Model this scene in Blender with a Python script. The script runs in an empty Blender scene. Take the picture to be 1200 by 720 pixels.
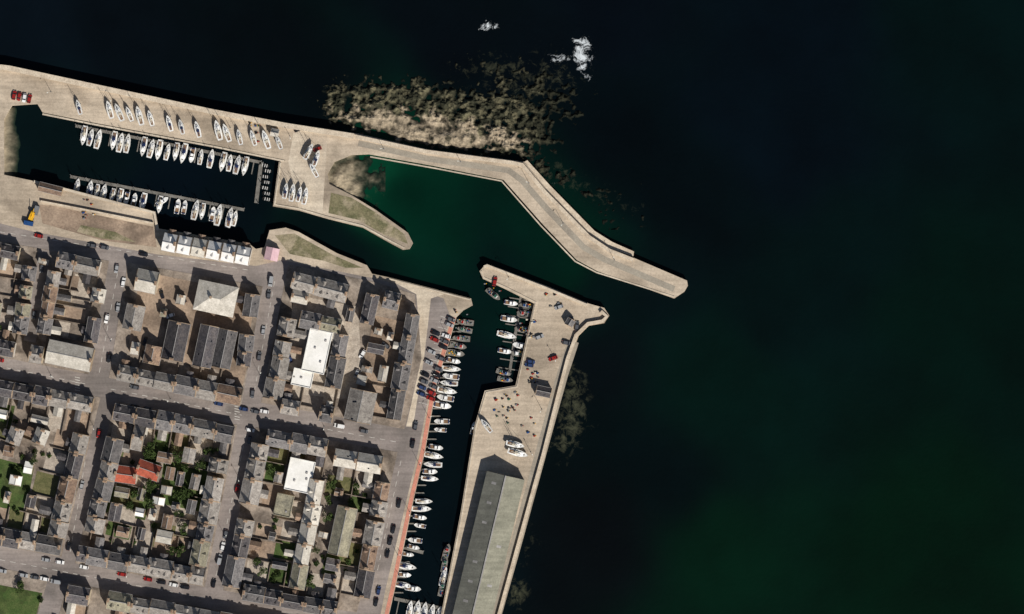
import bpy, bmesh, math, random
import numpy as np
from mathutils import Vector, noise
random.seed(7); R=random.random
def U(a,b): return a+(b-a)*random.random()
S=0.4
def P(x,y): return ((x-600)*S,(360-y)*S)
GZ=3.0; BZ=3.14
scene=bpy.context.scene
col=scene.collection
# ---------------------------------------------------------------- materials
def lin(c,k=1.0):
    r=[]
    for v in c:
        v=v/255.0
        v=v/12.92 if v<=0.04045 else ((v+0.055)/1.055)**2.4
        r.append(min(v*k,0.9))
    return r+[1.0]
def M(name,c1,c2=None,s1=0.15,s2=1.5,amp=0.35,rough=0.9,rnd=0.0,spec=0.2,c3=None,s3=0.03,k=1.0,metal=0,joint=0,streak=0):
    m=bpy.data.materials.new(name); m.use_nodes=True
    nt=m.node_tree; N=nt.nodes; L=nt.links
    b=N['Principled BSDF']; b.inputs['Roughness'].default_value=rough
    b.inputs['Specular IOR Level'].default_value=spec; b.inputs['Metallic'].default_value=metal
    c2=c2 or c1
    g=N.new('ShaderNodeNewGeometry')
    n1=N.new('ShaderNodeTexNoise'); n1.inputs['Scale'].default_value=s1; n1.inputs['Detail'].default_value=4; n1.inputs['Roughness'].default_value=.65
    L.new(g.outputs['Position'],n1.inputs['Vector'])
    mr=N.new('ShaderNodeMapRange'); mr.inputs['From Min'].default_value=.36; mr.inputs['From Max'].default_value=.64
    L.new(n1.outputs['Fac'],mr.inputs['Value'])
    mx=N.new('ShaderNodeMix'); mx.data_type='RGBA'
    mx.inputs['A'].default_value=lin(c1,k); mx.inputs['B'].default_value=lin(c2,k)
    L.new(mr.outputs['Result'],mx.inputs['Factor'])
    out=mx.outputs['Result']
    if c3:
        n3=N.new('ShaderNodeTexNoise'); n3.inputs['Scale'].default_value=s3; n3.inputs['Detail'].default_value=5
        n3.inputs['Distortion'].default_value=.6
        L.new(g.outputs['Position'],n3.inputs['Vector'])
        r3=N.new('ShaderNodeMapRange'); r3.inputs['From Min'].default_value=.48; r3.inputs['From Max'].default_value=.66
        L.new(n3.outputs['Fac'],r3.inputs['Value'])
        m3=N.new('ShaderNodeMix'); m3.data_type='RGBA'
        L.new(r3.outputs['Result'],m3.inputs['Factor']); L.new(out,m3.inputs['A']); m3.inputs['B'].default_value=lin(c3,k)
        out=m3.outputs['Result']
    n2=N.new('ShaderNodeTexNoise'); n2.inputs['Scale'].default_value=s2; n2.inputs['Detail'].default_value=3; n2.inputs['Roughness'].default_value=.7
    L.new(g.outputs['Position'],n2.inputs['Vector'])
    r2=N.new('ShaderNodeMapRange'); r2.inputs['From Min'].default_value=.3; r2.inputs['From Max'].default_value=.7
    r2.inputs['To Min'].default_value=1-amp; r2.inputs['To Max'].default_value=1+amp*.6
    L.new(n2.outputs['Fac'],r2.inputs['Value'])
    fac=r2.outputs['Result']
    def mul(a,bb):
        mu=N.new('ShaderNodeMath'); mu.operation='MULTIPLY'; L.new(a,mu.inputs[0]); L.new(bb,mu.inputs[1]); return mu.outputs[0]
    if rnd:
        oi=N.new('ShaderNodeObjectInfo'); r4=N.new('ShaderNodeMapRange')
        r4.inputs['To Min'].default_value=1-rnd; r4.inputs['To Max'].default_value=1+rnd
        L.new(oi.outputs['Random'],r4.inputs['Value']); fac=mul(fac,r4.outputs['Result'])
    if joint:
        mp=N.new('ShaderNodeMapping'); mp.inputs['Rotation'].default_value=(0,0,math.radians(joint)); L.new(g.outputs['Position'],mp.inputs['Vector'])
        br=N.new('ShaderNodeTexBrick'); br.inputs['Scale'].default_value=1; br.inputs['Brick Width'].default_value=8; br.inputs['Row Height'].default_value=6
        br.inputs['Mortar Size'].default_value=.12; br.inputs['Mortar Smooth'].default_value=.8
        br.inputs['Color1'].default_value=(1,1,1,1); br.inputs['Color2'].default_value=(.96,.96,.96,1); br.inputs['Mortar'].default_value=(.88,.88,.88,1)
        L.new(mp.outputs[0],br.inputs['Vector']); fac=mul(fac,br.outputs['Color'])
    if streak:
        mp=N.new('ShaderNodeMapping'); mp.inputs['Rotation'].default_value=(0,0,math.radians(streak)); mp.inputs['Scale'].default_value=(.04,.7,.2); L.new(g.outputs['Position'],mp.inputs['Vector'])
        ns=N.new('ShaderNodeTexNoise'); ns.inputs['Scale'].default_value=1; ns.inputs['Detail'].default_value=4; L.new(mp.outputs[0],ns.inputs['Vector'])
        rs_=N.new('ShaderNodeMapRange'); rs_.inputs['From Min'].default_value=.35; rs_.inputs['From Max'].default_value=.65; rs_.inputs['To Min'].default_value=.86; rs_.inputs['To Max'].default_value=1.08
        L.new(ns.outputs['Fac'],rs_.inputs['Value']); fac=mul(fac,rs_.outputs['Result'])
    vm=N.new('ShaderNodeVectorMath'); vm.operation='SCALE'
    L.new(out,vm.inputs[0]); L.new(fac,vm.inputs['Scale'])
    L.new(vm.outputs[0],b.inputs['Base Color'])
    return m
quay=M('quay_concrete',(198,183,162),(178,163,143),.06,1.2,.2,c3=(150,137,120),s3=.03,joint=12,streak=12)
quay2=M('quay_concrete_pale',(208,195,174),(182,168,149),.1,1.5,.22,streak=12)
stonewall=M('sea_wall_stone',(212,198,176),(186,170,149),.2,1.5,.3)
qgrey=M('pier_road_surface',(162,154,139),(142,134,121),.08,1.5,.2)
asphalt=M('asphalt',(148,139,133),(130,121,116),.05,1.0,.16,c3=(117,110,105),s3=.05,streak=12)
pave=M('pavement',(160,148,135),(130,118,106),.12,.8,.35,c3=(98,89,80),s3=.09)
yard=M('yard_gravel',(168,148,128),(142,123,106),.1,1.0,.3,c3=(120,105,91),s3=.07)
concrete=M('yard_concrete',(184,173,158),(156,145,132),.3,1.5,.3)
lawn=M('lawn_grass',(62,84,40),(84,96,54),.25,2,.35,c3=(60,70,38),s3=.2)
scrub=M('scrub_grass',(112,108,74),(86,88,56),.3,2,.4)
weed=M('weedy_rubble',(132,124,96),(98,98,70),.25,1.5,.4,c3=(160,148,124),s3=.15)
pink=M('walkway_pink',(204,136,116),(188,132,112),.3,1.5,.25)
line=M('road_paint',(215,213,205),(180,176,166),.8,2,.2)
roofs=[M('roof_slate_dark',(76,74,77),(98,93,92),.4,1.3,.5,rnd=.3),
       M('roof_slate_grey',(118,114,112),(92,90,90),.4,1.3,.45,rnd=.32),
       M('roof_slate_light',(158,152,144),(126,120,114),.4,1.3,.4,rnd=.25),
       M('roof_tile_brown',(150,126,106),(116,98,86),.4,1.3,.4,rnd=.25),
       M('roof_sheet_pale',(204,198,186),(176,170,158),.3,1.3,.25,rnd=.12),
       M('roof_lichen',(156,150,128),(122,118,104),.3,1.3,.4,rnd=.18)]
roofred=M('roof_tile_red',(176,92,70),(150,78,62),.4,1.5,.3)
roofwhite=M('roof_membrane_white',(240,238,232),(224,222,214),.15,1,.08)
roofapt=M('roof_sheet_white',(228,226,222),(206,204,200),.3,1,.12)
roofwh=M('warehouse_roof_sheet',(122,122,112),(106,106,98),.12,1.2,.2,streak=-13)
roofwh2=M('warehouse_roof_slope_sunlit',(146,144,128),(126,125,111),.12,1.2,.2,streak=-13)  # paler copy of the roof sheet: sunlight painted into the east slope
walls=[M('wall_sandstone',(190,170,142),(162,142,116),.5,2,.3),M('wall_render_white',(224,218,208),(204,198,186),.3,2,.15),
       M('wall_granite',(150,143,136),(126,120,114),.5,2,.3),M('wall_render_cream',(212,198,170),(196,182,156),.3,2,.15)]
gwall=M('garden_wall_stone',(136,123,110),(104,94,84),.5,2,.4)
glass=M('window_glass',(24,28,34),None,1,1,.1,rough=.15,spec=.5)
door=M('door_paint',(70,40,34),(40,50,66),.3,1,.1,rough=.5)
chim=M('chimney_stone',(176,156,132),(142,124,106),.8,3,.3,rnd=.15)
pot=M('chimney_pot_clay',(170,110,80),None,1,1,.1)
leadm=M('roof_ridge_lead',(166,163,160),(140,137,134),.5,2,.2)
gel=M('boat_gelcoat_white',(242,242,240),(230,230,226),.5,2,.08,rough=.35,spec=.5,rnd=.06)
deckm=M('boat_deck_grey',(224,224,220),(202,200,194),.5,2,.15,rnd=.14)
teak=M('boat_teak',(140,112,86),(116,92,72),.8,3,.2)
alu=M('mast_aluminium',(200,200,200),None,1,1,.05,rough=.4,metal=.3)
navy=M('canvas_navy',(32,48,92),(26,40,74),.8,3,.2)
canv=M('canvas_cream',(206,198,180),None,.8,3,.2)
antif=M('hull_antifoul',(90,40,36),(40,44,70),.05,1,.2)
bred=M('boat_hull_red',(160,48,38),(130,40,34),.6,2,.2,rough=.4)
bblue=M('boat_hull_blue',(40,78,130),(34,64,110),.6,2,.2,rough=.4)
bgreen=M('boat_hull_green',(40,90,70),None,.6,2,.2,rough=.4)
yellow=M('paint_yellow',(216,166,40),None,.6,2,.15,rough=.5)
wood=M('pontoon_decking',(128,125,118),(104,101,94),.4,2,.3)
steel=M('galvanised_steel',(130,132,134),None,1,2,.2,rough=.5,metal=.4)
rubber=M('tyre_rubber',(26,26,26),None,1,1,.1)
bark=M('tree_bark',(84,70,56),(60,50,42),1,4,.3)
leafA=M('foliage_dark',(46,62,30),(62,78,38),.6,2,.35,rnd=.2)
leafB=M('foliage_light',(76,92,48),(62,80,38),.6,2,.35,rnd=.2)
pinkt=M('marquee_fabric',(214,182,186),(200,166,172),.4,1,.1)
cars=[M('car_paint_'+n,c,None,1,1,.03,rough=.3,spec=.5) for n,c in (('white',(222,222,220)),('black',(28,28,32)),('silver',(150,152,154)),('red',(140,34,30)),('blue',(42,58,94)),('grey',(80,82,86)))]
lampm=M('lamp_lens',(225,225,215),None,1,1,.05,rough=.3)
# ---------------------------------------------------------------- mesh builder
class MB:
    def __init__(s): s.v=[];s.f=[];s.m=[];s.mats=[]
    def mi(s,m):
        if m not in s.mats: s.mats.append(m)
        return s.mats.index(m)
    def add(s,vs,fs,m):
        o=len(s.v); s.v+=vs; i=s.mi(m)
        for f in fs: s.f.append([o+a for a in f]); s.m.append(i)
    def box(s,x0,x1,y0,y1,z0,z1,m,top=True,bot=False):
        v=[(x0,y0,z0),(x1,y0,z0),(x1,y1,z0),(x0,y1,z0),(x0,y0,z1),(x1,y0,z1),(x1,y1,z1),(x0,y1,z1)]
        f=[(0,1,5,4),(1,2,6,5),(2,3,7,6),(3,0,4,7)]
        if top: f.append((4,5,6,7))
        if bot: f.append((3,2,1,0))
        s.add(v,f,m)
    def taper(s,x0,x1,y0,y1,z0,z1,dx0,dx1,dy,m):
        v=[(x0,y0,z0),(x1,y0,z0),(x1,y1,z0),(x0,y1,z0),(x0+dx0,y0+dy,z1),(x1-dx1,y0+dy,z1),(x1-dx1,y1-dy,z1),(x0+dx0,y1-dy,z1)]
        s.add(v,[(0,1,5,4),(1,2,6,5),(2,3,7,6),(3,0,4,7),(4,5,6,7)],m)
    def cyl(s,p,q,r0,r1,m,n=8):
        p=Vector(p);q=Vector(q);d=(q-p).normalized()
        a=d.orthogonal().normalized();b=d.cross(a)
        v=[]
        for c,r in((p,r0),(q,r1)):
            for i in range(n):
                t=2*math.pi*i/n; v.append(tuple(c+a*math.cos(t)*r+b*math.sin(t)*r))
        f=[(i,(i+1)%n,n+(i+1)%n,n+i) for i in range(n)]+[tuple(range(n-1,-1,-1)),tuple(range(n,2*n))]
        s.add(v,f,m)
    def gable(s,x0,x1,y0,y1,z0,ze,zr,wm,rm,oh=.3,axis='x'):
        if axis=='x':
            ym=(y0+y1)/2
            s.add([(x0,y0,z0),(x1,y0,z0),(x1,y1,z0),(x0,y1,z0),(x0,y0,ze),(x1,y0,ze),(x1,y1,ze),(x0,y1,ze),(x0,ym,zr-.05),(x1,ym,zr-.05)],
              [(0,1,5,4),(2,3,7,6),(1,2,6,9,5),(3,0,4,8,7)],wm)
            k=(zr-ze)/((y1-y0)/2); a=oh; zo=ze-k*a; t=.18; e=.01
            s.add([(x0+e,y0-a,zo),(x1-e,y0-a,zo),(x1-e,ym,zr),(x0+e,ym,zr),(x0+e,y1+a,zo),(x1-e,y1+a,zo),
                   (x0+e,y0-a,zo+t),(x1-e,y0-a,zo+t),(x1-e,ym,zr+t),(x0+e,ym,zr+t),(x0+e,y1+a,zo+t),(x1-e,y1+a,zo+t)],
              [(6,7,8,9),(9,8,11,10),(0,1,7,6),(5,4,10,11),(1,2,8,7),(2,5,11,8),(3,0,6,9),(4,3,9,10)],rm)
        else:
            t=MB(); t.gable(y0,y1,-x1,-x0,z0,ze,zr,wm,rm,oh)
            o=len(s.v); s.v+=[(-b,a,c) for a,b,c in t.v]
            for f,i in zip(t.f,t.m): s.f.append([o+q for q in f]); s.m.append(s.mi(t.mats[i]))
    def mesh(s,name,smooth=False):
        me=bpy.data.meshes.new(name); me.from_pydata(s.v,[],s.f)
        for m in s.mats: me.materials.append(m)
        me.polygons.foreach_set('material_index',s.m)
        me.update(); return me
    def obj(s,name,loc=(0,0,0),rz=0,smooth=False): return inst(s.mesh(name,smooth),name,loc,rz)
def inst(me,name,loc,rz=0,sc=1.0):
    o=bpy.data.objects.new(name,me); o.location=loc; o.rotation_euler=(0,0,rz)
    o.scale=(sc,sc,sc) if not isinstance(sc,tuple) else sc
    col.objects.link(o); return o
def poly(name,pts,z1,mat,z0=None,sidemat=None,px=True):
    bm=bmesh.new()
    w=[P(*p) for p in pts] if px else pts
    top=[bm.verts.new((x,y,z1)) for x,y in w]
    f=bm.faces.new(top); f.normal_update()
    if f.normal.z<0: bmesh.ops.reverse_faces(bm,faces=[f])
    if z0 is not None:
        bot=[bm.verts.new((x,y,z0)) for x,y in w]
        n=len(w)
        for i in range(n):
            q=bm.faces.new((top[i],bot[i],bot[(i+1)%n],top[(i+1)%n])); q.material_index=1 if sidemat else 0
    bmesh.ops.triangulate(bm,faces=[f for f in bm.faces if len(f.verts)>4],ngon_method='EAR_CLIP')
    me=bpy.data.meshes.new(name); bm.to_mesh(me); bm.free()
    me.materials.append(mat)
    if sidemat: me.materials.append(sidemat)
    return inst(me,name,(0,0,0))
def offset_line(pts,w):
    W=[Vector(P(*p)) for p in pts]; Lf=[];Rt=[]
    for i,p in enumerate(W):
        d=Vector((0,0))
        if i>0: d+=(W[i]-W[i-1]).normalized()
        if i<len(W)-1: d+=(W[i+1]-W[i]).normalized()
        d.normalize(); n=Vector((-d.y,d.x))
        Lf.append(tuple(p+n*w/2)); Rt.append(tuple(p-n*w/2))
    return Lf,Rt
def ribbon(name,pts,wpx,z1,mat,z0=None):
    a,b=offset_line(pts,wpx*S)
    return poly(name,a+b[::-1],z1,mat,z0,px=False)
OX,OY=-700,-200
occ=np.zeros((2200,1500),bool)
def cells(cx,cy,L,W,a):
    n1=max(2,int(L/2)+1); n2=max(2,int(W/2)+1)
    u=np.linspace(-L/2,L/2,n1); v=np.linspace(-W/2,W/2,n2)
    uu,vv=np.meshgrid(u,v); c,s=math.cos(a),math.sin(a)
    X=(cx+uu*c-vv*s-OX).astype(int); Y=(cy-(uu*s+vv*c)-OY).astype(int)
    return np.clip(X,0,2199),np.clip(Y,0,1499)
def mark(cx,cy,L,W,a):
    X,Y=cells(cx,cy,L+2,W+2,a)
    for dx in(0,1):
        for dy in(0,1): occ[np.clip(X+dx,0,2199),np.clip(Y+dy,0,1499)]=True
def free(cx,cy,L,W,a):
    X,Y=cells(cx,cy,L,W,a); return not occ[X,Y].any()
def inside(x,y,pl):
    c=False;n=len(pl);j=n-1
    for i in range(n):
        xi,yi=pl[i];xj,yj=pl[j]
        if (yi>y)!=(yj>y) and x<(xj-xi)*(y-yi)/(yj-yi)+xi: c=not c
        j=i
    return c
# ---------------------------------------------------------------- land
land=[(-3500,-60),(-900,20),(-200,56),(0,76),(12,77),(100,96),(250,128),(335,144),(420,157),(500,175),(600,188),(614,190),(640,222),(692,275),(716,291),(805,329),(806,335),(802,342),(790,350),(700,318),(676,305),(636,263),(590,211),(510,195),(432,181),(412,182),(392,190),(384,204),(386,216),(412,229),(440,246),(478,273),(484,285),(480,292),(472,293),(455,284),(425,267),(385,257),(350,247),(320,242),(327,190),(335,188),(250,170),(110,144),(50,132),(44,122),(14,124),(5,140),(5,205),(38,212),(76,220),(182,248),(186,268),(240,277),(292,286),(300,292),(310,290),(316,270),(335,267),(350,272),(395,297),(430,311),(436,321),(455,325),(552,350),(554,358),(543,364),(535,372),(512,450),(498,530),(486,580),(463,690),(456,720),(425,850),(480,866),(517,720),(540,600),(556,500),(568,458),(604,452),(626,356),(592,339),(566,327),(562,318),(570,309),(640,335),(690,356),(708,361),(714,370),(708,379),(690,382),(678,394),(668,422),(655,472),(640,532),(615,622),(588,720),(540,900),(480,1400),(300,3500),(-3500,3500)]
poly('harbour_land_ground',land,GZ,quay,-3,stonewall)
town=[(-3400,130),(-200,222),(0,262),(40,272),(182,298),(300,312),(330,305),(436,326),(470,334),(520,350),(528,372),(505,450),(490,530),(478,580),(452,690),(446,720),(400,900),(300,3400),(-3400,3400)]
poly('town_road',town,GZ+.02,asphalt)
blocks={
'A':[(-200,240),(-60,272),(44,291),(128,306),(104,439),(-220,374)],
'B':[(150,308),(308,336),(283,474),(128,443)],
'C':[(338,310),(440,331),(486,345),(494,420),(474,503),(306,472)],
'D':[(-200,402),(118,466),(72,653),(-240,592)],
'E':[(135,470),(278,498),(240,688),(88,660)],
'F':[(300,501),(466,530),(448,610),(418,718),(262,692)],
'G':[(80,683),(400,741),(365,900),(35,840)],
'H':[(-260,614),(57,677),(10,836),(-300,774)]}
for k,b in blocks.items(): poly('pavement_block',b,BZ,pave,GZ-.1)
def rot(u,v,o=(0,430)):
    c,s=math.cos(math.radians(12)),math.sin(math.radians(12)); return (o[0]+u*c-v*s,o[1]+u*s+v*c)
extra=[]
for i in range(-6,2):
    for j in range(-1,5):
        x0=i*165-60; y0=j*215+12
        q=[rot(x0,y0),rot(x0+140,y0),rot(x0+140,y0+190),rot(x0,y0+190)]
        mx=sum(a for a,b in q)/4; my=sum(b for a,b in q)/4
        if (mx<-330 and my>230 and mx>-660) or (my>990 and mx<330 and my<1240 and mx>-600): extra.append(q)
for q in extra: poly('pavement_block',q,BZ,pave,GZ-.1)
# ---------------------------------------------------------------- houses
def building(name,cx,cy,Lp,Wp,adeg,eave=5.5,rise=None,roof=None,wall=None,chimneys=2,dormers=0,zb=None,kind='gable',ov=.3,sky=0,ext=None,markit=True):
    a=math.radians(adeg); L=Lp*S; W=Wp*S; zb=BZ if zb is None else zb
    rise=rise or W/2*U(.62,.85); roof=roof or random.choice(roofs[:4]); wall=wall or random.choice(walls)
    b=MB(); hx=L/2; hy=W/2; e=eave
    if kind=='gable':
        b.gable(-hx,hx,-hy,hy,-.3,e,e+rise,wall,roof,ov)
        b.box(-hx+.05,hx-.05,-.14,.14,e+rise+.1,e+rise+.26,leadm)
        k=rise/hy
        for X in(-hx,hx-.25):
            if R()<.8:
                v=[(X,-hy-.1,e-k*.1+.0),(X+.25,-hy-.1,e-k*.1),(X+.25,0,e+rise),(X,0,e+rise),(X,hy+.1,e-k*.1),(X+.25,hy+.1,e-k*.1)]
                v2=[(p,q,r+.34) for p,q,r in v]
                b.add(v+v2,[(6,7,8,9),(9,8,11,10),(0,1,7,6),(5,4,10,11),(1,2,8,7),(2,5,11,8),(3,0,6,9),(4,3,9,10)],chim)
        for sg in(-1,1): b.box(-hx+.02,hx-.02,min(sg*(hy+ov+.02),sg*(hy+ov+.16)),max(sg*(hy+ov+.02),sg*(hy+ov+.16)),e-k*ov-.02,e-k*ov+.14,leadm,bot=True)
        ends=[-hx+.7,hx-.7][:chimneys] if R()<.5 or chimneys==2 else [hx-.7]
        for X in ends:
            b.box(X-.5,X+.5,-.95,.95,e+rise-.8,e+rise+1.5,chim)
            b.box(X-.58,X+.58,-1.03,1.03,e+rise+1.5,e+rise+1.65,chim,bot=True)
            for y in(-.6,0,.6): b.cyl((X,y,e+rise+1.6),(X,y,e+rise+2.1),.15,.12,pot,6)
        for i in range(dormers):
            X=-hx+L*(i+.5)/dormers
            for sg in (-1,1):
                if R()<.75:
                    w=.8; y1=sg*hy*.78; y0=sg*hy*.2; zt=e+rise*(1-.22)
                    ylo,yhi=min(y0,y1),max(y0,y1)
                    b.gable(X-w,X+w,ylo,yhi,e+rise*.1,zt-.5,zt+.15,walls[1],roof,.08,axis='y')
                    yy=y1+sg*.03
                    b.add([(X-.5,yy,e+rise*.3),(X+.5,yy,e+rise*.3),(X+.5,yy,zt-.55),(X-.5,yy,zt-.55)],[(0,1,2,3)],glass)
        for i in range(sky):
            X=U(-hx+1,hx-1); sg=random.choice((-1,1)); t0=U(.3,.55); t1=t0+.15
            pts=[]
            for (dx,t) in((-.4,t0),(.4,t0),(.4,t1),(-.4,t1)): pts.append((X+dx,sg*hy*(1-t),e+rise*t+.24))
            b.add(pts,[(0,1,2,3)],glass)
    elif kind=='hip':
        b.box(-hx,hx,-hy,hy,-.3,e,wall,top=False)
        o=.35; r=max(hx-hy,0.05)
        b.add([(-hx-o,-hy-o,e-.1),(hx+o,-hy-o,e-.1),(hx+o,hy+o,e-.1),(-hx-o,hy+o,e-.1),(-r,0,e+rise),(r,0,e+rise)],
              [(0,1,5,4),(1,2,5),(2,3,4,5),(3,0,4),(3,2,1,0)],roof)
        b.box(-r-.4,-r+.6,-.6,.6,e+rise-.6,e+rise+1.3,chim)
    elif kind=='flat':
        b.box(-hx,hx,-hy,hy,-.3,e,wall,top=False)
        b.box(-hx+.3,hx-.3,-hy+.3,hy-.3,e-.6,e-.3,roof)
        for (x0,x1,y0,y1) in((-hx,hx,-hy,-hy+.3),(-hx,hx,hy-.3,hy),(-hx,-hx+.3,-hy+.3,hy-.3),(hx-.3,hx,-hy+.3,hy-.3)):
            b.box(x0,x1,y0,y1,e,e+.15,roof)
        for i in range(int(L*W/60)):
            X=U(-hx*.7,hx*.7);Y=U(-hy*.7,hy*.7); b.box(X-.5,X+.5,Y-.4,Y+.4,e-.3,e+.2,leadm)
    nw=max(1,int(L/2.6))
    for sg in(-1,1):
        y=sg*hy
        for i in range(nw):
            X=-hx+L*(i+.5)/nw
            for z in ([1.1,3.7] if e>5 else [1.0]):
                if z==1.1 and i==nw//2:
                    b.box(X-.5,X+.5,min(y,y+sg*.05),max(y,y+sg*.05),0,2.2,door,bot=True); continue
                if z+1.35>e-.1: continue
                b.box(X-.45,X+.45,min(y,y+sg*.04),max(y,y+sg*.04),z,z+1.3,glass,bot=True)
                b.box(X-.6,X+.6,min(y,y+sg*.12),max(y,y+sg*.12),z-.15,z-.003,leadm,bot=True)
    if ext:
        sg,el,ew,ex=ext
        y0,y1=(hy-.2,hy+el) if sg>0 else (-hy-el,-hy+.2)
        b.gable(ex-ew/2,ex+ew/2,y0,y1,-.3,e*.62,e*.62+ew*.3,wall,random.choice(roofs[:5]),.15,axis='y')
    wx,wy=P(cx,cy)
    o=b.obj(name,(wx,wy,zb),a)
    if markit: mark(cx,cy,Lp,Wp,a)
    return o
def row(p0,p1,depth=19,cen=None,lo=17,hi=30,h=(4.6,6.2),ext=True,rf=None):
    dx,dy=p1[0]-p0[0],p1[1]-p0[1]; T=math.hypot(dx,dy); a=math.degrees(math.atan2(-dy,dx)); t=0
    ux,uy=dx/T,dy/T
    nx,ny=uy,-ux
    if cen: sg=1 if (cen[0]-p0[0])*nx+(cen[1]-p0[1])*ny>0 else -1
    else: sg=1
    hh=U(*h); rr=None
    while t<T-8:
        l=min(U(lo,hi),T-t)
        if T-t-l<10: l=T-t
        if R()<.5: hh=U(*h)
        if R()<.7 or rr is None: rr=rf or random.choice([roofs[0],roofs[0],roofs[1],roofs[1],roofs[2],roofs[2],roofs[3],roofs[5],roofs[4]])
        gap=0
        if R()<.12 and l>20: gap=5
        ll=l-gap-.1; m=t+ll/2
        d=depth*U(.82,1.06)
        off=U(-1,1)
        cx,cy=p0[0]+ux*m+nx*off,p0[1]+uy*m+ny*off
        e=None
        if ext and R()<.7: e=(sg,U(2.5,7),U(2.6,4),U(-.25,.25)*ll*S)
        if free(cx,cy,ll*.7,d*.6,math.radians(a)):
            building('terraced_house',cx,cy,ll,d,a,hh,roof=rr,chimneys=random.choice((1,2,2)),dormers=random.choice((0,0,1,2,2)),sky=random.choice((0,1,2)),ext=e)
            if e:
                q=d/2+e[1]/S/2
                mark(cx+nx*sg*q,cy+ny*sg*q,e[2]/S,e[1]/S,math.radians(a))
            plots.append((cx,cy,ll,d,ux,uy,nx*sg,ny*sg))
        t+=l
plots=[]
def cen(b): return (sum(p[0] for p in b)/len(b),sum(p[1] for p in b)/len(b))
def perim(b,depth=19,inset=11,sides=(0,1,2,3),**kw):
    c=cen(b); n=len(b)
    for i in sides:
        p,q=b[i],b[(i+1)%n]
        dx,dy=q[0]-p[0],q[1]-p[1];T=math.hypot(dx,dy);ux,uy=dx/T,dy/T
        nx,ny=-uy,ux
        if (c[0]-p[0])*nx+(c[1]-p[1])*ny<0: nx,ny=-nx,-ny
        tr=1.5 if i%2==0 else depth+3
        row((p[0]+ux*tr+nx*inset,p[1]+uy*tr+ny*inset),(q[0]-ux*tr+nx*inset,q[1]-uy*tr+ny*inset),depth,c,**kw)
UA,VA=-12,78
B=building
rs=roofs
# A
B('stone_house',-30,290,50,18,UA,roof=rs[1])
cA1=(5,350);cA2=(85,350)
row((0,292),(38,300),17,cA1)
row((37,312),(24,392),16,cA1,lo=14,hi=24)
row((68,304),(118,315),16,cA2)
row((66,318),(52,392),15,cA2,lo=14,hi=24)
row((122,322),(107,402),17,cA2,lo=15,hi=24)
B('community_hall',83,417,54,26,UA,5.5,2.6,rs[4],walls[0],chimneys=0)
row((-190,372),(52,417),18,(0,350))
# B
B('stone_house',173,330,26,24,UA,6,roof=rs[4])
B('stone_house',158,372,30,20,VA,5,roof=rs[2])
B('villa',254,350,46,34,UA,6,3.6,rs[4],walls[0],kind='hip')
B('workshop_building',207,400,46,24,VA,5.5,roof=rs[0])
B('workshop_building',242,406,50,20,VA,5.5,3.2,roof=rs[0],chimneys=0,sky=3)
B('workshop_building',264,409,46,20,VA,5.5,3.2,roof=rs[1],chimneys=0,sky=3)
B('workshop_building',180,416,22,18,VA,4.5,roof=rs[3])
row((139,436),(284,466),19,(220,380))
row((298,345),(294,372),16,(220,380))
row((291,392),(285,440),16,(220,380))
# C
row((343,328),(408,345),20,(375,360),rf=rs[2])
B('stone_house',352,348,20,14,UA,5,roof=rs[4])
row((340,373),(320,468),20,(370,420),rf=rs[2])
row((352,374),(400,384),18,(370,420))
row((402,392),(390,455),18,(370,420),rf=rs[1])
row((330,476),(396,488),17,(370,440))
B('supermarket',372,412,50,27,VA,5.5,kind='flat',roof=roofwhite,wall=walls[1])
B('supermarket_annex',355,443,24,20,UA,4.5,kind='flat',roof=roofwhite,wall=walls[1])
B('depot_building',423,476,38,30,VA,6,3.4,rs[2],walls[2],chimneys=0,sky=3)
row((438,345),(430,380),17,(460,400),rf=rs[0])
row((450,350),(484,358),19,(460,400),rf=rs[1])
row((484,368),(462,492),17,(440,430),rf=rs[1],lo=20,hi=34)
# D
perim(blocks['D'],19,11)
row((60,482),(45,520),15,(0,500)); row((30,480),(15,520),14,(0,500))
# E
perim(blocks['E'],20,12)
B('red_roofed_house',148,556,26,18,UA+4,4.5,roof=roofred)
B('red_roofed_house',175,551,28,17,UA-8,4.5,roof=roofred)
B('stone_house',163,512,14,30,UA,4.5,roof=rs[2])
# F
row((313,512),(384,526),19,(350,600))
row((306,520),(272,688),20,(350,600))
row((376,545),(348,690),18,(330,600))
row((392,535),(462,547),19,(420,600),rf=rs[4])
row((450,565),(424,700),19,(400,620))
row((285,694),(410,716),17,(350,640))
B('sports_hall',352,557,38,30,VA,5.5,kind='flat',roof=roofwhite,wall=walls[1])
B('sports_hall_annex',333,592,26,20,VA,4,kind='flat',roof=rs[5],wall=walls[3])
B('church_hall',402,622,58,22,VA,6,3.5,rs[5],walls[0],chimneys=0)
perim(blocks['G'],19,11); perim(blocks['H'],19,11,sides=(2,3))
row((-250,628),(-20,672),18,(-100,700))
for q in extra: perim(q,20,12,ext=False,lo=26,hi=44)
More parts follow.
